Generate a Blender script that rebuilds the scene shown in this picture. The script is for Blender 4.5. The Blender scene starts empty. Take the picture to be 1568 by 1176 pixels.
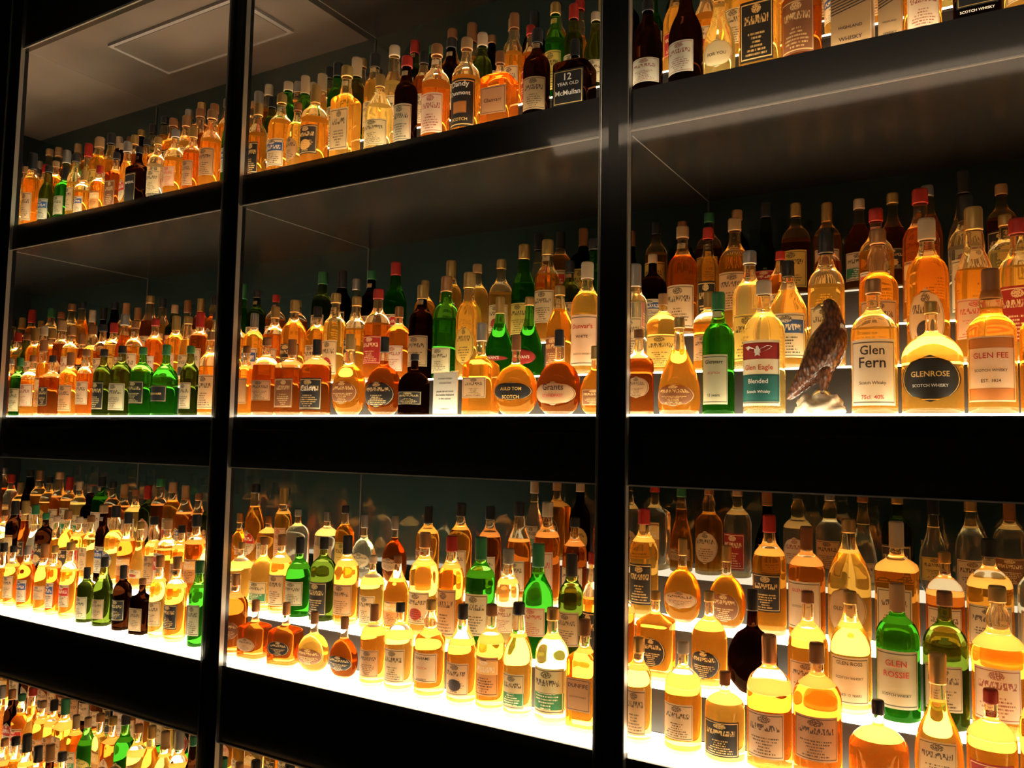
import bpy, math, random
from mathutils import Vector, Matrix
random.seed(11)
# ------------------------------------------------------------ camera calibration
EYE=Vector((0,-1.75,1.6)); F=1250.0
CX=Vector((.8595,.5107,.01826)); CY=Vector((.0212,-.0714,.9972)); CZ=CX.cross(CY).normalized()
CY=CZ.cross(CX).normalized(); CX.normalize()
def ray(u,v):
    a=(u-784)/F; b=-(v-588)/F
    return CX*a+CY*b-CZ
def at_y(u,v,y):
    d=ray(u,v); t=(y-EYE.y)/d.y
    return EYE+d*t, t
sc=bpy.context.scene
cam=bpy.data.cameras.new('camera'); co=bpy.data.objects.new('camera',cam); sc.collection.objects.link(co)
M=Matrix((( CX.x,CY.x,CZ.x),(CX.y,CY.y,CZ.y),(CX.z,CY.z,CZ.z))).to_4x4(); M.translation=EYE
co.matrix_world=M; cam.sensor_width=36; cam.lens=F/1568*36; cam.clip_start=.02
sc.camera=co
sc.view_settings.view_transform='Standard'
# ------------------------------------------------------------ materials
MATS={}
def new(name):
    m=bpy.data.materials.new(name); m.use_nodes=True; nt=m.node_tree; nt.nodes.clear()
    o=nt.nodes.new('ShaderNodeOutputMaterial'); MATS[name]=m
    return m,nt,o
def rgba(c): return (c[0],c[1],c[2],1)
def pbr(name,col,rough=.5,metal=0,spec=.5,bump=0,scale=40,var=0):
    m,nt,o=new(name); p=nt.nodes.new('ShaderNodeBsdfPrincipled')
    p.inputs['Base Color'].default_value=rgba(col); p.inputs['Roughness'].default_value=rough
    p.inputs['Metallic'].default_value=metal; p.inputs['Specular IOR Level'].default_value=spec
    nt.links.new(p.outputs[0],o.inputs[0])
    if bump or var:
        tc=nt.nodes.new('ShaderNodeTexCoord'); n=nt.nodes.new('ShaderNodeTexNoise'); n.inputs['Scale'].default_value=scale
        nt.links.new(tc.outputs['Object'],n.inputs['Vector'])
        if bump:
            b=nt.nodes.new('ShaderNodeBump'); b.inputs['Strength'].default_value=bump; b.inputs['Distance'].default_value=.002
            nt.links.new(n.outputs[0],b.inputs['Height']); nt.links.new(b.outputs[0],p.inputs['Normal'])
        if var:
            r=nt.nodes.new('ShaderNodeValToRGB')
            r.color_ramp.elements[0].position=.3; r.color_ramp.elements[1].position=.7
            r.color_ramp.elements[0].color=rgba([c*(1-var) for c in col]); r.color_ramp.elements[1].color=rgba([min(1,c*(1+var)) for c in col])
            nt.links.new(n.outputs[0],r.inputs[0]); nt.links.new(r.outputs[0],p.inputs['Base Color'])
    return m
def glass(name,col,ior=1.33,tr=.3,tcol=None,rough=0.0):
    m,nt,o=new(name); g=nt.nodes.new('ShaderNodeBsdfGlass'); g.inputs['Color'].default_value=rgba(col)
    g.inputs['IOR'].default_value=ior; g.inputs['Roughness'].default_value=rough
    t=nt.nodes.new('ShaderNodeBsdfTranslucent'); t.inputs['Color'].default_value=rgba(tcol or col)
    mx=nt.nodes.new('ShaderNodeMixShader'); mx.inputs[0].default_value=tr
    nt.links.new(g.outputs[0],mx.inputs[1]); nt.links.new(t.outputs[0],mx.inputs[2]); nt.links.new(mx.outputs[0],o.inputs[0])
    return m
glass('liq_A',(.95,.59,.17),1.38,.12,(1,.46,.07))
glass('liq_G',(.97,.71,.28),1.38,.12,(1,.60,.14))
glass('liq_P',(.98,.84,.46),1.38,.11,(1,.76,.32))
glass('liq_D',(.58,.24,.065),1.38,.09,(.7,.24,.04))
glass('liq_R',(.84,.40,.11),1.38,.12,(.95,.34,.05))
glass('liq_N',(.13,.38,.08),1.4,.07,(.10,.44,.05))
glass('liq_M',(.20,.25,.07),1.4,.05,(.25,.32,.05))
glass('liq_K',(.10,.045,.02),1.4,.04,(.12,.05,.02))
glass('liq_C',(.95,.90,.76),1.36,.06)
glass('clear',(.97,.90,.75),1.33,.04,(1,.72,.38))
glass('clear_N',(.32,.62,.2),1.3,.05,(.2,.7,.15))
glass('clear_M',(.42,.46,.2),1.3,.04)
glass('clear_K',(.16,.08,.04),1.3,.03)
glass('base_glass',(1,.92,.72),1.45,.25,(1,.8,.5))
glass('smoked_glass',(.75,.76,.74),1.45,0)
m,nt,o=new('meniscus'); t=nt.nodes.new('ShaderNodeBsdfTranslucent'); t.inputs[0].default_value=(1,.78,.38,1); nt.links.new(t.outputs[0],o.inputs[0])
CAPS=dict(k=(.02,.02,.022),g=(.62,.4,.13),r=(.38,.025,.015),w=(.5,.4,.28),s=(.45,.42,.38),c=(.55,.28,.12),n=(.03,.16,.06),b=(.24,.10,.035),t=(.40,.24,.11))
for k,c in CAPS.items(): pbr('cap_'+k,c,.32,.7 if k in 'gsc' else 0)
INKS=dict(ink_black=(.03,.02,.02),ink_red=(.5,.03,.02),ink_gold=(.8,.5,.15),ink_white=(.85,.8,.7),ink_green=(.03,.2,.1),ink_blue=(.05,.12,.35))
for k,c in INKS.items(): pbr(k,c,.5)
def label(name,bg,ink,band=None,b0=0,b1=0,plain=False,emb=None):
    m,nt,o=new('lab_'+name)
    bg=tuple(x*.8 for x in bg)
    N=nt.nodes; L=nt.links
    uv=N.new('ShaderNodeTexCoord'); sp=N.new('ShaderNodeSeparateXYZ'); L.new(uv.outputs['UV'],sp.inputs[0])
    def mt(op,a,b=None,c=None):
        n=N.new('ShaderNodeMath'); n.operation=op
        for i,x in enumerate((a,b,c)):
            if x is None: continue
            if isinstance(x,(int,float)): n.inputs[i].default_value=x
            else: L.new(x,n.inputs[i])
        return n.outputs[0]
    U=mt('FRACT',sp.outputs[0]); S=mt('FLOOR',sp.outputs[0]); V=sp.outputs[1]
    du=mt('ABSOLUTE',mt('SUBTRACT',U,.5)); dv=mt('ABSOLUTE',mt('SUBTRACT',V,.5))
    mxd=mt('MAXIMUM',du,dv)
    border=mt('MULTIPLY',mt('GREATER_THAN',mxd,.44),mt('LESS_THAN',mxd,.46))
    def noise(x,y,thr):
        cb=N.new('ShaderNodeCombineXYZ'); L.new(x,cb.inputs[0]); L.new(y,cb.inputs[1]); L.new(S,cb.inputs[2])
        n=N.new('ShaderNodeTexNoise'); n.inputs['Scale'].default_value=1; n.inputs['Detail'].default_value=1
        L.new(cb.outputs[0],n.inputs['Vector']); return mt('GREATER_THAN',n.outputs[0],thr)
    title=mt('MULTIPLY',mt('MULTIPLY',mt('LESS_THAN',mt('ABSOLUTE',mt('SUBTRACT',V,.68)),.07),mt('LESS_THAN',du,.36)),noise(mt('MULTIPLY',U,34),mt('MULTIPLY',V,9),.5))
    crest=mt('MULTIPLY',mt('LESS_THAN',mt('ADD',mt('POWER',mt('MULTIPLY',du,7),2),mt('POWER',mt('MULTIPLY',mt('ABSOLUTE',mt('SUBTRACT',V,.86)),13),2)),1),noise(mt('MULTIPLY',U,50),mt('MULTIPLY',V,40),.45))
    fr=mt('FRACT',mt('MULTIPLY',V,15)); rw=mt('FLOOR',mt('MULTIPLY',V,15))
    small=mt('MULTIPLY',mt('MULTIPLY',mt('GREATER_THAN',fr,.5),mt('LESS_THAN',mt('ABSOLUTE',mt('SUBTRACT',V,.3)),.2)),
             mt('MULTIPLY',mt('LESS_THAN',du,mt('ADD',.22,mt('MULTIPLY',mt('SINE',mt('ADD',rw,S)),.1))),noise(mt('MULTIPLY',U,70),mt('MULTIPLY',rw,5.3),.47)))
    def mix(f,a,b):
        n=N.new('ShaderNodeMix'); n.data_type='RGBA'
        if isinstance(f,float): n.inputs[0].default_value=f
        else: L.new(f,n.inputs[0])
        for i,x in ((6,a),(7,b)):
            if isinstance(x,tuple): n.inputs[i].default_value=rgba(x)
            else: L.new(x,n.inputs[i])
        return n.outputs[2]
    stain=N.new('ShaderNodeTexNoise'); stain.inputs['Scale'].default_value=3; L.new(uv.outputs['UV'],stain.inputs['Vector'])
    col=mix(mt('MULTIPLY',stain.outputs[0],.35),bg,tuple(x*.65 for x in bg))
    if band:
        bm=mt('MULTIPLY',mt('GREATER_THAN',V,b0),mt('LESS_THAN',V,b1)); col=mix(bm,col,band)
    if emb:
        em=mt('LESS_THAN',mt('ADD',mt('POWER',mt('MULTIPLY',du,4.5),2),mt('POWER',mt('MULTIPLY',mt('ABSOLUTE',mt('SUBTRACT',V,.32)),5.5),2)),1); col=mix(em,col,emb)
    mask=border if plain else mt('MAXIMUM',mt('MAXIMUM',border,title),mt('MAXIMUM',crest,small))
    if band and not plain:
        col2=mix(bm,ink,(.9,.82,.65)); col=mix(mt('MULTIPLY',mask,.9),col,col2)
    else: col=mix(mt('MULTIPLY',mask,.85),col,ink)
    p=N.new('ShaderNodeBsdfPrincipled'); p.inputs['Roughness'].default_value=.55; L.new(col,p.inputs['Base Color'])
    t=N.new('ShaderNodeBsdfTranslucent'); L.new(col,t.inputs[0])
    mx=N.new('ShaderNodeMixShader'); mx.inputs[0].default_value=.3
    L.new(p.outputs[0],mx.inputs[1]); L.new(t.outputs[0],mx.inputs[2]); L.new(mx.outputs[0],o.inputs[0])
bk=(.03,.02,.02)
label('cr',(.78,.63,.38),bk); label('ta',(.62,.40,.19),bk); label('wh',(.85,.76,.58),(.25,.04,.03))
label('bk',(.025,.022,.02),(.8,.6,.25)); label('rd',(.82,.70,.45),bk,(.5,.03,.02),.5,.88)
label('bl',(.8,.72,.5),bk,(.04,.1,.28),.55,.85); label('gn',(.75,.66,.4),bk,(.03,.2,.08),.1,.45)
label('ye',(.85,.6,.12),bk); label('or',(.8,.40,.12),bk,(.85,.6,.2),.55,.9); label('fr',(.45,.03,.02),(.85,.7,.4))
label('br',(.3,.13,.05),(.85,.65,.3)); label('pk',(.85,.6,.38),(.5,.05,.03))
label('em',(.8,.66,.4),bk,emb=(.4,.05,.03)); label('eg',(.05,.045,.04),(.85,.65,.3),emb=(.7,.45,.12)); label('ek',(.75,.55,.3),bk,emb=(.05,.04,.04))
for n,c in (('pcr',(.85,.72,.46)),('pwh',(.92,.84,.68)),('pbk',(.02,.02,.02)),('prd',(.55,.04,.03)),('pgn',(.03,.20,.17)),('por',(.85,.30,.06)),('ppk',(.9,.68,.48)),('pta',(.62,.40,.19))):
    label(n,c,(.75,.5,.15) if n=='pbk' else bk,plain=True)
pbr('black_frame',(.006,.006,.007),.22,0,.45)
pbr('partition',(.010,.014,.013),.4,0,.25)
pbr('black_matte',(.010,.010,.011),.5,0,.3)
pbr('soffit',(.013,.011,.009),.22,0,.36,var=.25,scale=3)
pbr('soffit_lit',(.09,.07,.055),.30,0,.6,var=.4,scale=2)  # lighter copy of soffit: lit tone of the left bay put into the colour
pbr('reflection_grey',(.16,.14,.13),.45)  # grey that paints the pale reflection above the left bay
pbr('riser',(.02,.017,.014),.5)
pbr('backglass',(.018,.034,.031),.05,0,.8)
pbr('edge_trim',(.30,.28,.25),.3,.6)
pbr('post_trim',(.75,.74,.70),.22,.85)
pbr('seam',(.10,.09,.08),.4)
pbr('floor_dark',(.03,.025,.02),.35,var=.3,scale=5)
pbr('wall_dark',(.02,.02,.022),.7,var=.2,scale=4)
def emis(name,col,s):
    m,nt,o=new(name); e=nt.nodes.new('ShaderNodeEmission'); e.inputs[0].default_value=rgba(col); e.inputs[1].default_value=s
    nt.links.new(e.outputs[0],o.inputs[0]); return m
for k,s in enumerate((13.0,12.0,8.0,1.0)): emis('shelf_light_%d'%k,(1,.84,.57),s)
# ------------------------------------------------------------ mesh builder
class MB:
    def __init__(s): s.v=[];s.f=[];s.m=[];s.uv=[];s.names=[];s.sm=[]
    def slot(s,n):
        if n not in s.names: s.names.append(n)
        return s.names.index(n)
    def add(s,vs,fs,mat,uvs=None,smooth=True):
        b=len(s.v); s.v+=[tuple(v) for v in vs]; k=s.slot(mat) if isinstance(mat,str) else None
        for i,f in enumerate(fs):
            s.f.append([b+j for j in f]); s.m.append(k if k is not None else s.slot(mat[i])); s.sm.append(smooth)
            s.uv.append([uvs[j] for j in f] if uvs else None)
    def build(s,name,parent=None):
        me=bpy.data.meshes.new(name); me.from_pydata(s.v,[],s.f)
        for n in s.names: me.materials.append(MATS[n])
        me.polygons.foreach_set('material_index',s.m); me.polygons.foreach_set('use_smooth',s.sm)
        ul=me.uv_layers.new(name='UVMap'); flat=[]
        for f,u in zip(s.f,s.uv):
            for i in range(len(f)): flat+= list(u[i]) if u else [0,0]
        ul.data.foreach_set('uv',flat); me.update()
        ob=bpy.data.objects.new(name,me); sc.collection.objects.link(ob)
        if parent: ob.parent=parent
        return ob
def box(mb,x0,x1,y0,y1,z0,z1,mat,bottom=None,b=0.0):
    vs=[(x,y,z) for z in (z0,z1) for y in (y0,y1) for x in (x0,x1)]
    fs=[(0,2,3,1),(4,5,7,6),(0,1,5,4),(1,3,7,5),(3,2,6,7),(2,0,4,6)]
    mats=[bottom or mat]+[mat]*5
    mb.add(vs,fs,mats,smooth=False)
def simple_box(name,*a,**k):
    mb=MB(); box(mb,*a,**k); return mb.build(name)
TC={}
def text_geo(s):
    if s in TC: return TC[s]
    cu=bpy.data.curves.new('t','FONT'); cu.body=s; cu.align_x='CENTER'; cu.resolution_u=2
    cu.offset=.012
    ob=bpy.data.objects.new('t',cu); sc.collection.objects.link(ob)
    dg=bpy.context.evaluated_depsgraph_get(); me=bpy.data.meshes.new_from_object(ob.evaluated_get(dg))
    vs=[(v.co.x,v.co.y) for v in me.vertices]; fs=[list(p.vertices) for p in me.polygons]
    bpy.data.objects.remove(ob); bpy.data.curves.remove(cu); bpy.data.meshes.remove(me)
    x0=min(v[0] for v in vs);x1=max(v[0] for v in vs);y0=min(v[1] for v in vs);y1=max(v[1] for v in vs)
    vs=[(v[0]-(x0+x1)/2,v[1]-(y0+y1)/2) for v in vs]
    TC[s]=(vs,fs,x1-x0,y1-y0); return TC[s]
EAGLE=[(-.5,.16),(-.36,.20),(-.2,.12),(-.07,.06),(-.05,.15),(.0,.2),(.05,.14),(.07,.06),(.2,.12),(.36,.20),(.5,.16),(.42,.06),(.3,0),(.17,-.05),(.08,-.08),(.1,-.2),(0,-.15),(-.1,-.2),(-.08,-.08),(-.17,-.05),(-.3,0),(-.42,.06)]
# ------------------------------------------------------------ bottle
PROF={
 's':([(0,.9),(.008,1),(.3,1),(.58,1),(.64,.96),(.69,.82),(.73,.58),(.765,-1.25),(.81,-1.05),(.9,-1),(.985,-1)],2,1),
 'w':([(0,.9),(.008,1),(.3,1),(.5,1),(.58,.93),(.66,.74),(.73,.52),(.79,-1.3),(.86,-1.1),(.93,-1),(.985,-1)],2,1),
 'b':([(0,.9),(.008,1),(.3,1),(.56,1),(.61,.93),(.65,.72),(.68,.5),(.72,-1.45),(.77,-1.6),(.82,-1.45),(.87,-1.05),(.93,-1),(.985,-1)],2,1),
 'q':([(0,.93),(.008,1),(.3,1),(.62,1),(.655,.95),(.685,.75),(.71,.5),(.74,-1.15),(.8,-1),(.9,-1),(.985,-1)],6,.95),
 'd':([(0,.88),(.01,1),(.25,1),(.47,1),(.54,.97),(.61,.83),(.67,.6),(.72,-1.3),(.78,-1.05),(.9,-1),(.985,-1)],2,1),
 'g':([(0,.45),(.012,.55),(.08,.82),(.18,.97),(.29,1),(.4,.96),(.5,.8),(.57,.6),(.63,-1.4),(.7,-1.1),(.85,-1),(.985,-1)],2,.6),
 'f':([(0,.9),(.01,1),(.3,1),(.55,1),(.62,.95),(.68,.75),(.72,.5),(.76,-1.15),(.85,-1),(.93,-1),(.985,-1)],2.6,.6),
 't':([(0,.82),(.012,.93),(.12,1),(.25,.99),(.38,.88),(.5,.68),(.6,.47),(.7,-1.35),(.78,-1.1),(.9,-1),(.985,-1)],2,.95),
 'k':([(0,.93),(.01,1),(.25,1),(.5,1),(.55,.95),(.59,.7),(.62,-1.4),(.67,-1),(.8,-1),(.985,-1)],5,.9),
}
def bottle(mb,ox,oy,oz,H,R,kind='s',liq='A',lab='cr',cap='k',rot=0,seg=24,text=None,fill=None,lz=None,shape='rect',lw=None,patches=(),eagle=False):
    pts,n,q=PROF[kind]
    rn=min(.0135*max(.75,min(1.1,H/.29)),.42*R)
    P=[(z*H,(-r*rn if r<0 else max(r*R,rn))) for z,r in pts]
    sub=3 if seg>=20 else 2
    Q=[]
    for i in range(len(P)-1):
        p0=P[max(i-1,0)];p1=P[i];p2=P[i+1];p3=P[min(i+2,len(P)-1)]
        for k in range(sub if i>1 else 1):
            t=k/(sub if i>1 else 1)
            z=p1[0]+(p2[0]-p1[0])*t
            r=.5*((2*p1[1])+(-p0[1]+p2[1])*t+(2*p0[1]-5*p1[1]+4*p2[1]-p3[1])*t*t+(-p0[1]+3*p1[1]-3*p2[1]+p3[1])*t**3)
            Q.append((z,max(rn*.95,min(R,r))))
    Q.append(P[-1])
    def rad(z):
        for i in range(len(Q)-1):
            if Q[i][0]<=z<=Q[i+1][0]: 
                t=(z-Q[i][0])/max(1e-9,Q[i+1][0]-Q[i][0]); return Q[i][1]*(1-t)+Q[i+1][1]*t
        return Q[-1][1]
    if fill is None: fill=random.uniform(.58,.74)
    zf=fill*H; zb=.045*H
    for z in (zb,zf): Q.append((z,rad(z)))
    Q.sort()
    def rr(r):
        t=max(0,min(1,(r-rn)/(R-rn+1e-6)))
        return r if t==0 else rn+(R*q-rn)*t, 2+(n-2)*math.sqrt(t)
    ca,sa=math.cos(rot),math.sin(rot)
    def W(x,y,z): return (ox+x*ca-y*sa, oy+x*sa+y*ca, oz+z)
    def ring(z,r):
        ry,ne=rr(r); out=[]
        for i in range(seg):
            a=2*math.pi*i/seg; c,s=math.cos(a),math.sin(a)
            out.append(W(r*math.copysign(abs(c)**(2/ne),c), ry*math.copysign(abs(s)**(2/ne),s), z))
        return out
    vs=[];fs=[];ms=[]
    up={'N':'clear_N','M':'clear_M','K':'clear_K'}.get(liq,'clear')
    for i,(z,r) in enumerate(Q):
        vs+=ring(z,r)
        if i:
            zm=(z+Q[i-1][0])/2
            mt='base_glass' if (zm<zb and liq not in 'NKM') else ('liq_'+liq if zm<zf else up)
            for j in range(seg):
                a=(i-1)*seg+j; b=(i-1)*seg+(j+1)%seg
                fs.append((a,b,b+seg,a+seg)); ms.append(mt)
    fs.append(tuple(range(seg-1,-1,-1))); ms.append('base_glass' if liq not in 'NKM' else 'liq_'+liq)
    k=(len(Q)-1)*seg; fs.append(tuple(range(k,k+seg))); ms.append(up)
    mb.add(vs,fs,ms)
    if liq not in 'KM':
        rg=ring(zf,rad(zf)*.96); mb.add(rg,[tuple(range(seg))],'meniscus',smooth=False)
    cs=random.random(); z0=(.89 if cs<.45 else .85 if cs<.8 else .79)*H
    if kind in 'gk': z0=.8*H
    cr=rn*1.2; cp=[(z0,rn*1.02),(z0,cr),(z0+.01*H,cr*1.03),(z0+.02*H,cr),(H*.985,cr),(H,cr*.88)]
    sg=max(12,seg//2*1); cv=[];cf=[]
    for i,(z,r) in enumerate(cp):
        for j in range(sg):
            a=2*math.pi*j/sg; cv.append(W(r*math.cos(a),r*math.sin(a),z))
        if i:
            for j in range(sg):
                a=(i-1)*sg+j;b=(i-1)*sg+(j+1)%sg; cf.append((a,b,b+sg,a+sg))
    cf.append(tuple(range(len(cv)-sg,len(cv)))); mb.add(cv,cf,'cap_'+cap)
    def fp(x,z,off):
        r=rad(z)+off; ry,ne=rr(r-off); ry+=off
        x=max(-r*.999,min(r*.999,x)); return W(x,-ry*(1-abs(x/r)**ne)**(1/ne),z)
    def patch(mat,za,zb_,w,shape,off):
        nx=12 if seg>=24 else 8; nz=8 if (shape=='oval' or kind in 'gt') else 2
        v=[];u=[];f=[]; seed=random.randint(0,60)
        rm=min(rad(za),rad(zb_)) if shape=='rect' else R
        for i in range(nz+1):
            t=i/nz; z=za+(zb_-za)*t; ww=w*rm
            if shape=='oval': ww*=math.sqrt(max(0.002,1-(2*t-1)**2))
            for j in range(nx+1):
                s=2*j/nx-1
                x=ww*math.sin(s*1.25)/math.sin(1.25) if n==2 else ww*s
                v.append(fp(x,z,off)); u.append((seed+.005+.99*j/nx,t))
        for i in range(nz):
            for j in range(nx):
                a=i*(nx+1)+j; f.append((a,a+1,a+nx+2,a+nx+1))
        mb.add(v,f,mat,u)
    if lab:
        if lz is None:
            top={'g':.44,'t':.34,'d':.45,'k':.46,'w':.46,'b':.5,'q':.55}.get(kind,.52)
            a=random.uniform(.07,.2); lz=(a,top-random.uniform(0,.08))
        if lw is None: lw=random.uniform(.78,.93) if n==2 else .84
        patch('lab_'+lab,lz[0]*H,lz[1]*H,lw,shape,.0005)
        for pm,pa,pb,pw in patches: patch('lab_'+pm,pa*H,pb*H,pw,'rect',.0009)
        if random.random()<.3 and kind in 'sqf' and seg>=20:
            patch('lab_'+lab,.79*H,.84*H,.8,'rect',.0006)
    if eagle:
        v=[fp(x*1.3*R,.46*H+y*1.3*R,.0013) for x,y in EAGLE]; mb.add(v,[tuple(range(len(v)))],'ink_white',smooth=False)
    if text:
        for (s,zc,w,ink) in text:
            tv,tf,tw,th=text_geo(s); k=min(w*2*R/tw,.085*H/max(th,.6)*1.0); v=[]
            for x,y in tv:
                x*=k; z=zc*H+y*k
                r=rad(z); xs=r*math.sin(max(-1.4,min(1.4,x/r))) if n==2 else x
                v.append(fp(xs,z,.0013))
            mb.add(v,tf,ink,smooth=False)
# ------------------------------------------------------------ cabinet
H0=EYE.z
LEV={'A':(H0+.822,H0+1.56),'B':(H0+.0626,H0+.73),'C':(H0-.69,H0-.092),'D':(H0-1.46,H0-.915)}
POST=[(-3.46,-3.375),(-2.118,-2.045),(-.793,-.728),(.62,.69)]
XL,XR=-4.35,POST[-1][0]
BAY=[(POST[i][1],POST[i+1][0]) for i in range(3)]
DEP=.60; TOP=3.45; X4=-1.30
ROWY=[.078,.222,.37,.505]; TY=[0.012,.150,.297,.435,.58]; TH=.11
for i,(a,b) in enumerate(POST):
    mb=MB(); box(mb,a,b,-.024,.006,0,TOP,'black_frame')
    if i==3: box(mb,a,b,.006,DEP,0,TOP,'partition')
    box(mb,a-.006,a-.003,-.028,-.012,.05,TOP,'edge_trim'); box(mb,b+.002,b+.005,-.028,-.012,.05,TOP,'edge_trim')
    box(mb,a-.0025,a,-.0262,-.012,.05,TOP,'post_trim')
    mb.build('cabinet_post')
simple_box('cabinet_side',XL-.05,XL,.006,DEP,0,TOP,'partition')
beams=[(H0+.73,H0+.822),(H0-.092,H0+.0626),(H0-.915,H0-.69),(H0-1.6,H0-1.46),(H0+1.56,TOP)]
for i,(z0,z1) in enumerate(beams):
    mb=MB()
    y0=.006
    if i==4:
        box(mb,XL,-2.08,y0,DEP,z0,z1,'black_frame',bottom='soffit_lit'); box(mb,-2.08,XR,y0,DEP,z0,z1,'black_frame',bottom='soffit')
    elif i==1:
        box(mb,XL,XR,y0,DEP,z0,z1-.036,'black_frame',bottom='soffit'); box(mb,XL,XR,.0115,DEP,z1-.036,z1,'black_frame')
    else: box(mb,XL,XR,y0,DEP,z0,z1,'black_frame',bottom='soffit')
    for bi,(a,b) in enumerate(BAY):
        if i==1:
            box(mb,a,b,-.015,y0,z0,z1-.036,'black_frame',bottom='soffit')
            box(mb,a+.001,b-.001,-.014,.011,z1-.0355,z1+.002,'smoked_glass')
        else: box(mb,a,b,-.015,y0,z0,z1,'black_frame',bottom='soffit')
        if i==0: box(mb,a,b,-.015,.009,z1,z1+.009,'black_frame')
        box(mb,a,b,-.022,-.016,z0,z0+(.008 if i==4 else .003),'edge_trim')
    for xs in (-3.375,-2.045,-.728): box(mb,xs-.001,xs+.001,.006,DEP,z0-.0012,z0,'edge_trim')
    mb.build('shelf_beam')
mb=MB(); box(mb,-3.02,-2.28,.12,.40,H0+1.548,H0+1.559,'reflection_grey'); box(mb,-3.00,-2.30,.135,.385,H0+1.546,H0+1.549,'soffit_lit'); mb.build('reflection_panel')  # reflection of the room ceiling, built as a flat panel; no real opening
simple_box('cabinet_back',XL-.05,POST[-1][1],DEP,DEP+.04,0,TOP,'backglass')
mb=MB()
for xs in (-3.375,-2.045,-.728): box(mb,xs-.002,xs+.002,DEP-.006,DEP-.001,.05,TOP-.3,'seam')
mb.build('trim_back_joint')
for L,(z0,z1) in LEV.items():
    mb=MB()
    for k in range(4):
        zt=z0+k*TH; xl=XL+.004 if k<3 else X4
        if k==3 and L=='A': continue
        th=.0045 if L in 'AB' else .008
        if th<.008: box(mb,xl,XR-.004,TY[k],TY[k+1],zt+.001,zt+.009-th,'riser')
        box(mb,xl,XR-.004,TY[k],TY[k+1],zt+.009-th,zt+.009,'shelf_light_%d'%k)
        if k: box(mb,xl,XR-.004,TY[k]+.004,DEP-.001 if k==3 else TY[k+1]+.003,zt-TH+.0095,zt+.0005,'riser')
    mb.build('illuminated_display_tiers')
m,nt,o=new('pane'); g=nt.nodes.new('ShaderNodeBsdfGlossy'); g.inputs['Roughness'].default_value=0.05
t=nt.nodes.new('ShaderNodeBsdfTransparent'); lw=nt.nodes.new('ShaderNodeFresnel'); lw.inputs[0].default_value=1.45
mx=nt.nodes.new('ShaderNodeMixShader'); nt.links.new(lw.outputs[0],mx.inputs[0]); nt.links.new(t.outputs[0],mx.inputs[1]); nt.links.new(g.outputs[0],mx.inputs[2]); nt.links.new(mx.outputs[0],o.inputs[0])
for a,b in BAY:
    mb=MB(); z0,z1=.15,TOP-.02
    mb.add([(a-.02,-.03,z0),(b+.02,-.03,z0),(b+.02,-.03,z1),(a-.02,-.03,z1)],[(0,1,2,3)],'pane',smooth=False)
    mb.build('glass_pane')
# ------------------------------------------------------------ bottles
X=dict
B={}
B['B',2,0]=[(978,505,46,'f','D','ta','b',X(shape='oval')),(1040,487,64,'t','A','br','g',X(shape='oval')),
 (1100,448,48,'s','N','pcr','n',X(text=[('Glenvarr',.42,.6,'ink_black'),('SCOTCH',.33,.4,'ink_red'),('12 years',.15,.4,'ink_black')],lz=(.08,.48))),
 (1170,430,62,'s','P','pwh','w',X(text=[('Glen Eagle',.335,.75,'ink_red'),('Blended',.24,.5,'ink_white'),('Scotch Whisky',.16,.6,'ink_white')],lz=(.06,.54),patches=[('prd',.40,.52,.9),('pgn',.09,.29,.9)],eagle=True)),
 (1338,428,66,'s','G','pwh','c',X(text=[('Glen',.46,.55,'ink_black'),('Fern',.37,.6,'ink_black'),('Scotch Whisky',.22,.6,'ink_black'),('75cl  40%',.12,.5,'ink_red')],lz=(.06,.54))),
 (1427,462,92,'d','G','pbk','g',X(text=[('GLENROSE',.34,.65,'ink_gold'),('SCOTCH WHISKY',.24,.6,'ink_white')],lz=(.1,.5),shape='oval',lw=.93)),
 (1518,412,76,'b','G','ppk','b',X(text=[('GLEN FEE',.39,.75,'ink_red'),('SCOTCH WHISKY',.29,.7,'ink_black'),('EST. 1824',.22,.4,'ink_black')],lz=(.08,.52),patches=[('por',.09,.17,.9),('por',.44,.51,.9)])),
 (1602,430,76,'s','A','ta','g',{})]
B['B',2,1]=[(972,405,40,'s','C','cr','s',{}),(1015,450,50,'s','G','ye','t',{}),(1085,447,46,'s','A','ta','g',{}),
 (1148,385,52,'s','P','ye','s',{}),(1207,400,56,'w','G','bl','k',X(lz=(.1,.5))),(1265,358,54,'s','G','cr','k',{}),(1345,352,56,'b','A','ta','c',{}),
 (1420,335,74,'s','A','ek','w',X(shape='oval')),(1492,318,80,'w','A','pk','g',{}),(1560,335,70,'s','G','fr','r',{})]
B['B',2,2]=[(1045,347,46,'s','R','cr','t',{}),(1125,335,48,'s','A','ta','t',{}),(1195,385,46,'w','R','cr','r',{}),(1268,350,40,'s','D','bk','k',{}),(1342,320,50,'s','A','rd','r',{}),(1410,290,52,'s','R','or','r',{}),(1480,300,50,'s','C','cr','k',{})]
B['B',1,0]=[(376,530,26,'q','A','pta','b',{}),(407,517,40,'s','D','ta','b',{}),(446,520,40,'q','D','br','b',{}),(484,520,46,'s','D','bk','k',X(text=[('Cairn',.35,.6,'ink_white')])),
 (535,512,60,'g','A','br','g',X(shape='oval')),(588,516,64,'g','D','bk','k',X(shape='oval')),(634,542,48,'d','K','bk','k',{}),
 (737,495,52,'k','A','cr','s',X(lz=(.18,.4))),(790,513,78,'g','A','pbk','b',X(shape='oval',text=[('AULD TOM',.32,.5,'ink_gold'),('SCOTCH',.22,.4,'ink_gold')])),
 (856,505,78,'g','D','pta','k',X(shape='oval',text=[('Grants',.32,.5,'ink_black'),('STANDFAST',.22,.5,'ink_red')])),(912,530,50,'g','A','br','g',{})]
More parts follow.
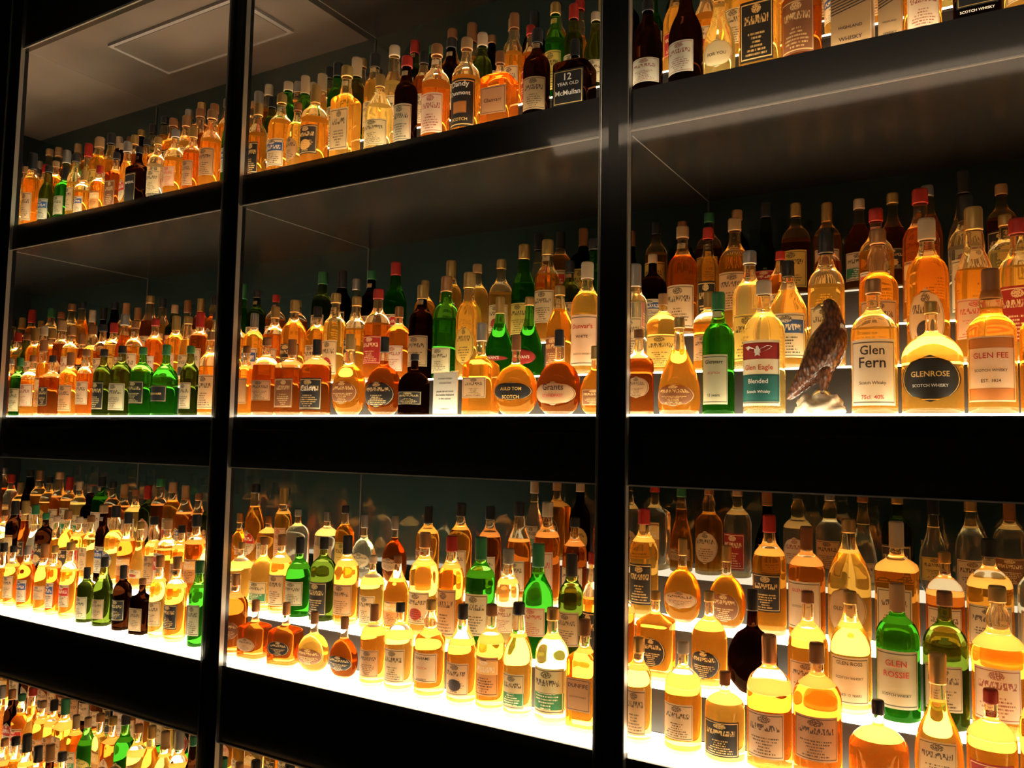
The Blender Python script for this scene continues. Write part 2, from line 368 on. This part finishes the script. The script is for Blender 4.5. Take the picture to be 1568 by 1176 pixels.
B['B',1,1]=[(388,480,34,'s','A','bl','s',{}),(420,470,34,'s','R','cr','g',{}),(450,460,38,'s','A','bk','g',{}),(485,470,34,'s','A','cr','k',{}),(513,450,36,'s','G','em','g',{}),(545,455,36,'s','A','eg','g',{}),
 (578,443,40,'s','R','fr','r',{}),(610,470,38,'s','R','wh','c',{}),(646,437,40,'s','K','ta','g',{}),(683,424,40,'s','N','cr','c',X(lz=(.06,.3))),
 (718,418,42,'f','G','ye','g',X(shape='oval')),(765,455,50,'t','N','prd','g',X(shape='oval',text=[("DEWAN'S",.24,.55,'ink_white')])),(810,455,48,'t','N','prd','g',X(shape='oval',text=[("DEWAN'S",.24,.55,'ink_white')])),
 (857,438,44,'w','A','br','g',{}),(899,402,52,'s','G','ppk','w',X(text=[("Dunvar's",.42,.7,'ink_red'),('WHITE',.33,.4,'ink_black'),('SCOTCH WHISKY',.18,.6,'ink_black')],lz=(.08,.52)))]
B['B',1,2]=[(392,445,30,'s','M','cr','k',{}),(421,452,30,'s','R','rd','r',{}),(455,460,30,'s','D','cr','g',{}),(493,417,32,'s','M','cr','n',{}),(523,415,30,'s','K','bk','k',{}),(568,415,32,'s','K','cr','n',{}),(605,402,36,'w','N','rd','r',{}),
 (650,430,32,'s','A','ta','g',{}),(690,400,34,'s','G','cr','g',{}),(730,405,36,'s','G','cr','t',{}),(767,398,36,'s','G','em','g',{}),(802,375,38,'w','N','ye','g',{}),(838,368,38,'s','A','cr','g',{}),(872,400,34,'s','M','ta','k',{})]
B['B',0,0]=[(28,548,24,'s','N','cr','n',{}),(48,545,30,'s','A','wh','c',{}),(78,545,28,'q','D','bk','k',{}),(106,540,28,'s','A','ta','b',{}),(130,535,24,'s','R','cr','b',{}),
 (157,535,27,'s','M','bk','k',{}),(185,530,32,'s','M','cr','k',{}),(217,532,34,'s','N','bk','n',{}),(253,528,38,'d','N','pbk','n',X(text=[('GLENVARR',.3,.6,'ink_gold')])),(290,530,27,'s','M','cr','n',{}),(323,508,34,'s','A','cr','c',{})]
B['B',0,1]=[(25,510,24,'s','A','wh','r',{}),(52,503,25,'s','A','cr','g',{}),(78,505,25,'s','R','ta','g',{}),(108,500,27,'s','A','wh','c',{}),(140,498,27,'b','A','cr','b',{}),(172,495,28,'s','G','ye','r',{}),(205,492,28,'s','A','em','b',{}),(236,488,29,'s','R','wh','r',{}),(268,484,30,'s','A','pk','g',{}),(305,478,30,'s','D','cr','r',{})]
B['C',1,0]=[(390,918,44,'k','D','ta','c',X(shape='oval')),(437,922,46,'k','D','bk','c',X(shape='oval')),(480,942,54,'g','G','br','b',X(shape='oval')),(526,958,50,'g','D','bk','b',X(shape='oval')),
 (572,925,40,'s','A','ta','b',{}),(612,922,44,'s','G','cr','k',{}),(659,918,47,'b','A','pcr','g',X(text=[('GRAHAMS',.42,.6,'ink_black'),('SCOTCH',.32,.4,'ink_red'),('WHISKY',.2,.4,'ink_black')])),(708,925,46,'w','A','ek','k',{}),
 (752,925,44,'s','A','or','b',{}),(794,922,44,'w','G','gn','k',{}),(846,930,52,'s','P','gn','g',{}),(895,948,47,'q','A','pta','b',X(text=[('DUNFIFE',.42,.7,'ink_black'),('SCOTCH WHISKY',.32,.6,'ink_black')]))]
B['C',1,1]=[(368,830,36,'s','G','cr','g',{}),(403,822,40,'d','G','gn','b',{}),(430,818,34,'s','A','cr','c',{}),(458,822,40,'d','N','cr','k',{}),(495,822,40,'s','M','bk','k',{}),(531,820,38,'s','A','ta','k',{}),
 (570,850,38,'s','G','cr','w',{}),(608,850,38,'w','A','or','b',{}),(650,815,46,'s','G','em','c',{}),(691,820,40,'s','A','ta','r',{}),(736,822,46,'s','N','cr','n',{}),(778,840,36,'s','P','wh','s',{}),(824,832,48,'d','N','pk','n',{}),(875,848,44,'s','M','ta','k',{}),(908,845,34,'s','A','bk','r',{})]
B['C',1,2]=[(366,785,34,'g','A','br','g',X(shape='oval')),(410,790,34,'s','A','cr','c',{}),(455,780,36,'s','C',None,'s',{}),(500,784,38,'s','C','pta','s',{}),(557,788,44,'g','C','cr','s',X(shape='oval')),(604,790,46,'g','D','ta','s',X(shape='oval')),(655,775,36,'s','A','br','k',{}),(705,770,36,'s','A','cr','k',{}),(750,775,36,'s','D','cr','k',{}),(795,768,38,'w','R','cr','k',{}),(838,768,40,'s','R','pk','w',{}),(880,792,38,'s','D','cr','k',{})]
B['C',2,0]=[(978,975,40,'s','G','ta','g',{}),(1046,982,56,'s','A','cr','w',{}),(1110,1028,60,'s','G','bk','b',{}),(1178,972,68,'s','R','cr','c',{}),(1251,984,72,'s','R','ta','b',{}),
 (1345,1072,92,'d','R',None,'k',X(fill=.6)),(1436,1000,84,'g','G','cr','g',{}),(1518,1055,80,'s','A','fr','r',{}),(1600,1010,70,'s','A','cr','g',{})]
B['C',2,1]=[(1004,905,54,'q','A','bk','g',X(shape='oval')),(1086,905,54,'d','A','bk','g',X(shape='oval')),(1152,903,76,'g','K',None,'k',{}),(1237,905,62,'d','A','ta','b',{}),(1302,905,62,'w','G','pcr','g',X(text=[('GLEN ROSS',.42,.65,'ink_black'),('SCOTCH WHISKY',.3,.7,'ink_black'),('AGED 12 YEARS',.16,.6,'ink_black')],lz=(.08,.47))),
 (1374,893,62,'s','N','pcr','t',X(text=[('GLEN',.43,.5,'ink_red'),('ROSSIE',.35,.6,'ink_red'),('SCOTCH WHISKY',.2,.7,'ink_black')],lz=(.1,.52))),(1447,905,64,'s','M','cr','b',{}),(1528,897,76,'b','A','wh','g',{})]
B['C',2,2]=[(986,778,44,'s','G','bk','r',{}),(1045,825,58,'g','A','ta','g',X(shape='oval')),(1113,835,58,'g','A','br','g',X(shape='oval')),(1178,788,50,'s','A','bk','r',{}),(1235,806,54,'s','R','pcr','b',X(text=[('GLEN VOE',.44,.6,'ink_red'),('SCOTCH WHISKY',.3,.6,'ink_black')],lz=(.1,.52))),
 (1300,795,62,'w','G','pta','g',X(shape='oval',text=[('OLD MULL',.3,.6,'ink_black')],lz=(.1,.47))),(1373,798,58,'q','A','cr','w',{}),(1447,845,54,'s','R','em','g',{}),(1515,825,64,'s','A','cr','k',{})]
B['C',0,0]=[(18,835,22,'s','A','cr','k',{}),(40,835,24,'s','R','bl','s',{}),(66,832,24,'w','A','cr','c',{}),(82,835,20,'s','R','bl','g',{}),(106,830,26,'s','A','rd','g',{}),(131,868,26,'s','M','cr','k',{}),
 (158,852,28,'w','M','ta','k',{}),(187,865,27,'s','K','bk','k',{}),(216,885,28,'q','K','ta','b',{}),(243,850,26,'s','G','cr','c',{}),(270,852,32,'s','A','bk','c',{}),(304,858,28,'s','N','cr','n',{})]
B['A',1,0]=[(394,160,28,'s','A','bk','g',{}),(430,146,38,'s','A','bl','g',{}),(482,132,42,'s','A','eg','g',{}),(530,103,38,'q','G','cr','g',{}),(581,116,44,'w','P','cr','g',{}),(622,88,36,'s','K','cr','r',{}),
 (668,70,44,'s','R','wh','c',{}),(714,60,44,'s','A','pbk','t',X(text=[('Dandy',.5,.7,'ink_white'),('Dunmont',.42,.8,'ink_white'),('SCOTCH',.17,.6,'ink_gold')],lz=(.1,.56),patches=[('por',.23,.34,.5)])),(765,80,50,'q','R','pta','b',X(text=[('Glenvarr',.35,.6,'ink_black')])),(822,46,42,'s','K','ta','k',{}),
 (880,62,58,'q','K','pbk','k',X(text=[('12',.45,.3,'ink_white'),('YEAR OLD',.36,.6,'ink_white'),('McMullan',.25,.7,'ink_white')],lz=(.1,.54)))]
B['A',1,1]=[(415,150,26,'s','M','cr','k',{}),(440,127,30,'s','N','cr','w',{}),(466,118,28,'s','N','cr','w',{}),(492,115,30,'s','G','cr','w',{}),(516,98,30,'s','N','cr','k',{}),(545,90,32,'s','M','ye','w',{}),(573,84,32,'s','G','cr','k',{}),(603,72,34,'w','P','cr','w',{}),
 (648,80,30,'s','D','cr','k',{}),(690,60,32,'s','K','cr','k',{}),(738,52,32,'s','M','bk','w',{}),(787,22,34,'w','A','cr','b',{}),(812,40,30,'s','R','fr','r',{}),(850,6,36,'s','N','ye','g',{}),(878,8,34,'s','M','cr','r',{}),(912,20,36,'w','M','cr','w',{})]
B['A',0,0]=[(48,236,24,'s','A','cr','k',{}),(72,255,24,'w','M','bl','k',{}),(98,258,28,'s','N','cr','k',{}),(126,262,24,'s','A','bl','g',{}),(150,255,24,'s','A','or','r',{}),(176,235,24,'q','D','br','k',{}),(211,226,30,'q','K','pbk','k',X(text=[('IMPERIAL',.4,.7,'ink_white')])),
 (240,212,28,'s','C','cr','g',{}),(267,200,30,'s','A','pk','s',{}),(294,196,27,'s','R','ta','g',{}),(323,170,32,'s','A','ta','c',{}),(351,160,22,'s','N','bl','k',{})]
B['A',2,0]=[(992,2,46,'w','K','wh','k',{}),(1050,-25,54,'w','K','wh','k',{}),(1101,-35,52,'g','P','pcr','g',X(shape='oval',text=[('FOR YOU',.28,.6,'ink_black')])),(1165,-60,64,'q','G','bk','k',X(lz=(.1,.6))),(1227,-70,64,'s','D','br','k',X(lz=(.1,.55))),
 (1412,-90,70,'s','A','wh','g',X(lz=(.1,.5))),(1495,-110,72,'q','K','pbk','k',X(text=[('VINTAGE',.3,.7,'ink_white'),('SCOTCH WHISKY',.15,.7,'ink_white')])),(1570,-120,66,'s','G','cr','k',{})]
kinds='sssssswwbqdftg'; liqs='AAAAAGGGGARRDDDPPPMMKKKCNA'; labs=['cr','cr','ta','ta','wh','bk','rd','bl','gn','ye','or','br','pk','fr','em','eg','ek']; caps='kkkkggcbbrwttsnk'
CARTONS=[(1306,62),(1364,48)]
count=0
for L,(zb0,zt0) in LEV.items():
    for r in range(4):
        if r==3 and L=='A': continue
        y=ROWY[r]; zb=zb0+r*TH+.0095; xl0=XL if r<3 else X4
        items=[]
        for bi in range(3):
            for e in B.get((L,bi,r),[]):
                u,vt,w,kind,lq,lb,cp,ex=e
                pm,_=at_y(u,vt+55*(1 if L!='B' or bi<2 else 1.6),y); pt,t=at_y(u,vt,y)
                Hh=max(.17,min(.36,pt.z-zb)); Hh=min(Hh,zt0-zb-.012)
                items.append([pm.x,min(w/2*t/F*.99,.067 if r==0 else .06),Hh,e])
        if (L,r)==('B',0):
            p,_=at_y(683,600,y); items.append([p.x,.044,.0,'placard'])
            p,_=at_y(1256,600,y); items.append([p.x,.058,.0,'bird'])
        if (L,r)==('A',0):
            for u,w in CARTONS:
                p,t=at_y(u,30,y); items.append([p.x,w/2*t/F,.29,'carton'])
        items.sort(key=lambda q:q[0])
        keep=[]
        for it in items:
            if keep and it[0]-keep[-1][0]<.048: continue
            keep.append(it)
        items=[it for it in keep if xl0+it[1]<it[0]<XR-it[1]]
        for i in range(len(items)-1):
            a,b=items[i],items[i+1]; d=b[0]-a[0]
            if a[1]+b[1]>d*.97:
                s=d*.97/(a[1]+b[1])
                if not isinstance(a[3],str) or a[3]=='carton': a[1]*=s
                if not isinstance(b[3],str) or b[3]=='carton': b[1]*=s
        for it in items:
            if isinstance(it[3],str): continue
            u,vt,w,kind,lq,lb,cp,ex=it[3]
            mb=MB(); bottle(mb,0,0,0,it[2],it[1],kind,lq,lb,cp,rot=random.uniform(-.12,.12)+(.12 if r==0 and it[0]<-.75 else 0),seg=32 if r==0 else 24,**ex)
            nm={'g':'round_whisky_flask','f':'flat_whisky_flask','k':'whisky_decanter','t':'teardrop_whisky_bottle','d':'squat_whisky_bottle','q':'square_whisky_bottle'}.get(kind,'whisky_bottle')
            if lq in 'NM': nm='green_glass_bottle'
            if lq=='K': nm='dark_glass_bottle'
            ob=mb.build(nm); ob.location=(it[0],y,zb); count+=1
        mb=MB(); occ=[(xl0+.006,xl0+.006)]+[(q[0]-q[1],q[0]+q[1]) for q in items]+[(XR-.005,XR-.005)]
        nfill=0; seg=20 if r<3 and L!='D' else 14
        for i in range(len(occ)-1):
            g0,g1=occ[i][1],occ[i+1][0]; gap=g1-g0
            n=int(gap//.077)
            if n<1 and gap>.058: n=1
            for k in range(n):
                cx=g0+gap*(k+.5)/n; R=min(random.uniform(.031,.040),gap/n/2*.95)
                Hh=random.uniform(.235,.305)
                if r==3: Hh=min(random.uniform(.24,.29),zt0-zb-.015)
                lq=random.choice(liqs) if r<3 else random.choice('CCCADKM')
                bottle(mb,cx,y,zb,Hh,R,random.choice(kinds),lq,random.choice(labs),random.choice(caps),rot=random.uniform(-.2,.2),seg=seg,shape=random.choice(['rect','rect','rect','oval'])); nfill+=1; count+=1
        if nfill: mb.build('whisky_bottle_row')
        for it in items:
            if it[3]=='placard':
                mb=MB(); x=it[0]; w=.040; h=.118
                box(mb,x-w,x+w,y-.005,y-.001,zb+.004,zb+h,'lab_pwh'); box(mb,x-w-.002,x+w+.002,y-.007,y+.03,zb,zb+.003,'clear')
                box(mb,x-w-.002,x+w+.002,y-.001,y+.001,zb+.003,zb+h+.003,'clear')
                for s,zz,ww in (('SCOTCH WHISKY',.85,.6),('COLLECTION',.75,.5),('please do not touch',.55,.7),('the bottles displayed',.47,.75),('in this cabinet',.39,.5),('EDINBURGH',.15,.35)):
                    tv,tf,tw,th=text_geo(s); k=ww*w*2/tw
                    mb.add([(x+a*k,y-.0056,zb+zz*h+b*k) for a,b in tv],tf,'ink_black',smooth=False)
                mb.build('acrylic_sign_stand')
            if it[3]=='carton':
                mb=MB(); x=it[0]; w=it[1]*.95; box(mb,x-w,x+w,y-w,y+w,zb,zb+.29,'lab_pta')
                for k in range(26):
                    z=zb+.09+k*.0065
                    mb.add([(x-w*.98,y-w-.0005,z),(x+w*.98,y-w-.0005,z+.02),(x+w*.98,y-w-.0005,z+.0225),(x-w*.98,y-w-.0005,z+.0025)],[(0,1,2,3)],'ink_black',smooth=False)
                for s,zz in (('HIGHLAND',.06),('WHISKY',.035)):
                    tv,tf,tw,th=text_geo(s); k=1.2*w/tw
                    mb.add([(x+a*k,y-w-.0006,zb+zz+b*k) for a,b in tv],tf,'ink_black',smooth=False)
                mb.build('whisky_gift_carton')
            if it[3]=='bird': BIRD=(it[0],y,zb)
print('bottles',count)
# ------------------------------------------------------------ falcon figurine
m,nt,o=new('feather'); p=nt.nodes.new('ShaderNodeBsdfPrincipled'); p.inputs['Roughness'].default_value=.25
tc=nt.nodes.new('ShaderNodeTexCoord'); vo=nt.nodes.new('ShaderNodeTexVoronoi'); vo.inputs['Scale'].default_value=170
mp=nt.nodes.new('ShaderNodeMapping'); mp.inputs['Scale'].default_value=(1.0,1.0,.45); mp.inputs['Rotation'].default_value=(0,.6,0)
nt.links.new(tc.outputs['Object'],mp.inputs[0]); nt.links.new(mp.outputs[0],vo.inputs['Vector'])
cr=nt.nodes.new('ShaderNodeValToRGB'); cr.color_ramp.elements[0].color=(.20,.07,.028,1); cr.color_ramp.elements[1].color=(.04,.016,.01,1); cr.color_ramp.elements[1].position=.75
nt.links.new(vo.outputs['Distance'],cr.inputs[0]); nt.links.new(cr.outputs[0],p.inputs['Base Color'])
bp=nt.nodes.new('ShaderNodeBump'); bp.inputs['Strength'].default_value=.7; bp.inputs['Distance'].default_value=.002; nt.links.new(vo.outputs['Distance'],bp.inputs['Height']); nt.links.new(bp.outputs[0],p.inputs['Normal']); nt.links.new(p.outputs[0],o.inputs[0])
pbr('beak',(.35,.22,.08),.3); pbr('claw',(.6,.4,.1),.4); pbr('rock',(.62,.52,.38),.35,bump=.8,scale=60,var=.35)
def loft(mb,sp,mat,seg=20,smooth=True):
    vs=[];fs=[]
    for i,s in enumerate(sp):
        a=sp[max(0,i-1)];b=sp[min(len(sp)-1,i+1)]
        T=Vector((b[0]-a[0],b[1]-a[1],b[2]-a[2])).normalized(); Yv=Vector((0,1,0)); Nn=Yv.cross(T).normalized(); Bn=T.cross(Nn)
        for j in range(seg):
            t=2*math.pi*j/seg; vs.append(Vector(s[:3])+Nn*s[3]*math.cos(t)+Bn*s[4]*math.sin(t))
        if i:
            for j in range(seg):
                p0=(i-1)*seg+j;p1=(i-1)*seg+(j+1)%seg; fs.append((p0,p1,p1+seg,p0+seg))
    fs.append(tuple(range(seg))[::-1]); fs.append(tuple(range(len(vs)-seg,len(vs)))); mb.add(vs,fs,mat,smooth=smooth)
par=bpy.data.objects.new('falcon_figurine',None); sc.collection.objects.link(par); par.location=BIRD
def part(n,fn,sub=1):
    mb=MB(); fn(mb); ob=mb.build(n,par)
    if sub:
        s=ob.modifiers.new('s','SUBSURF'); s.levels=sub; s.render_levels=sub
    return ob
part('body',lambda mb: loft(mb,[(-.066,.012,.034,.004,.006),(-.056,.012,.048,.011,.012),(-.036,.01,.072,.019,.018),(-.012,.004,.098,.033,.030),(.008,0,.128,.042,.038),(.020,-.002,.158,.040,.037),(.027,-.004,.182,.030,.030),(.028,-.005,.200,.020,.021),(.026,-.007,.214,.0185,.0195),(.022,-.009,.228,.019,.0195),(.018,-.010,.240,.013,.014),(.016,-.010,.246,.004,.004)],'feather'))
for sgn,nm in ((-1,'wing_left'),(1,'wing_right')):
    part(nm,lambda mb: loft(mb,[(.036,sgn*.020,.182,.006,.004),(.030,sgn*.032,.168,.019,.008),(.014,sgn*.038,.140,.026,.008),(-.008,sgn*.034,.108,.022,.007),(-.034,sgn*.024,.075,.015,.005),(-.058,sgn*.014,.045,.007,.003),(-.068,sgn*.010,.032,.002,.002)],'feather'))
part('beak',lambda mb: loft(mb,[(.010,-.010,.232,.008,.007),(-.002,-.011,.230,.006,.005),(-.009,-.011,.224,.003,.003),(-.010,-.011,.218,.001,.001)],'beak',12))
for dy in (-.0285,.0085):
    def eye(mb,dy=dy):
        loft(mb,[(.010,dy,.228,.001,.001),(.010,dy,.230,.0035,.0035),(.010,dy,.233,.0035,.0035),(.010,dy,.2345,.001,.001)],'cap_g',10)
    part('eye',eye)
for dy in (-.014,.012):
    part('leg',lambda mb: loft(mb,[(.012,dy,.110,.018,.015),(.010,dy,.085,.013,.012),(.008,dy,.062,.007,.007),(.006,dy-.002,.042,.005,.005)],'feather',12))
    for k,(dx,ddy) in enumerate(((-.016,-.006),(-.014,.004),(.014,0))):
        part('talon',lambda mb: loft(mb,[(.006,dy,.050,.004,.004),(.006+dx*.6,dy+ddy,.049,.0035,.0035),(.006+dx,dy+ddy,.040,.0015,.0015)],'claw',8))
import mathutils.noise as mn
def rock(mb):
    vs=[];fs=[];S=28;K=14
    for i in range(K+1):
        ph=math.pi/2*i/K
        for j in range(S):
            t=2*math.pi*j/S; c=math.cos(ph); 
            d=Vector((math.cos(t)*c,math.sin(t)*c,math.sin(ph)))
            k=1+.35*mn.noise(d*2.3+Vector((3,1,2)))+.12*mn.noise(d*7)
            vs.append((d.x*.052*min(k,1.1)-.002,d.y*.040*min(k,1.1),max(0,d.z*.046*k)))
        if i:
            for j in range(S):
                a=(i-1)*S+j;b=(i-1)*S+(j+1)%S; fs.append((a,b,b+S,a+S))
    fs.append(tuple(range(S))[::-1]); mb.add(vs,fs,'rock')
part('rock_base',rock,0)
for (zz,xx) in ((H0+.50,.25),(H0-.28,.22)):
    mb=MB()
    for k in range(7): box(mb,xx,xx+.26,DEP-.014,DEP-.002,zz+k*.016,zz+k*.016+.007,'edge_trim')
    mb.build('vent_grille')
# ------------------------------------------------------------ room
simple_box('floor',-7,5,-5.5,DEP+.1,-.05,0,'floor_dark')
simple_box('ceiling',-7,5,-5.5,DEP+.1,TOP,TOP+.05,'wall_dark')
simple_box('wall_left',-7.05,-7,-5.5,DEP+.1,0,TOP,'wall_dark')
simple_box('wall_right',5,5.05,-5.5,DEP+.1,0,TOP,'wall_dark')
simple_box('wall_rear',-7,5,-5.55,-5.5,0,TOP,'wall_dark')
simple_box('wall_front',-7,POST[0][0],-.02,.005,0,TOP,'black_matte')
simple_box('wall_side_panel',POST[-1][1],5,-.02,.1,0,TOP,'black_matte')
def area(name,loc,rot,sx,sy,e,col):
    l=bpy.data.lights.new(name,'AREA'); l.shape='RECTANGLE'; l.size=sx; l.size_y=sy; l.energy=e; l.color=col
    ob=bpy.data.objects.new(name,l); ob.location=loc; ob.rotation_euler=rot; sc.collection.objects.link(ob); return ob
area('ceiling_light_panel',(-.8,-2.6,TOP-.05),(math.radians(35),0,0),3.0,.12,5,(1,.75,.5))
w=bpy.data.worlds.new('w'); sc.world=w; w.use_nodes=True; w.node_tree.nodes['Background'].inputs[0].default_value=(.02,.018,.015,1)
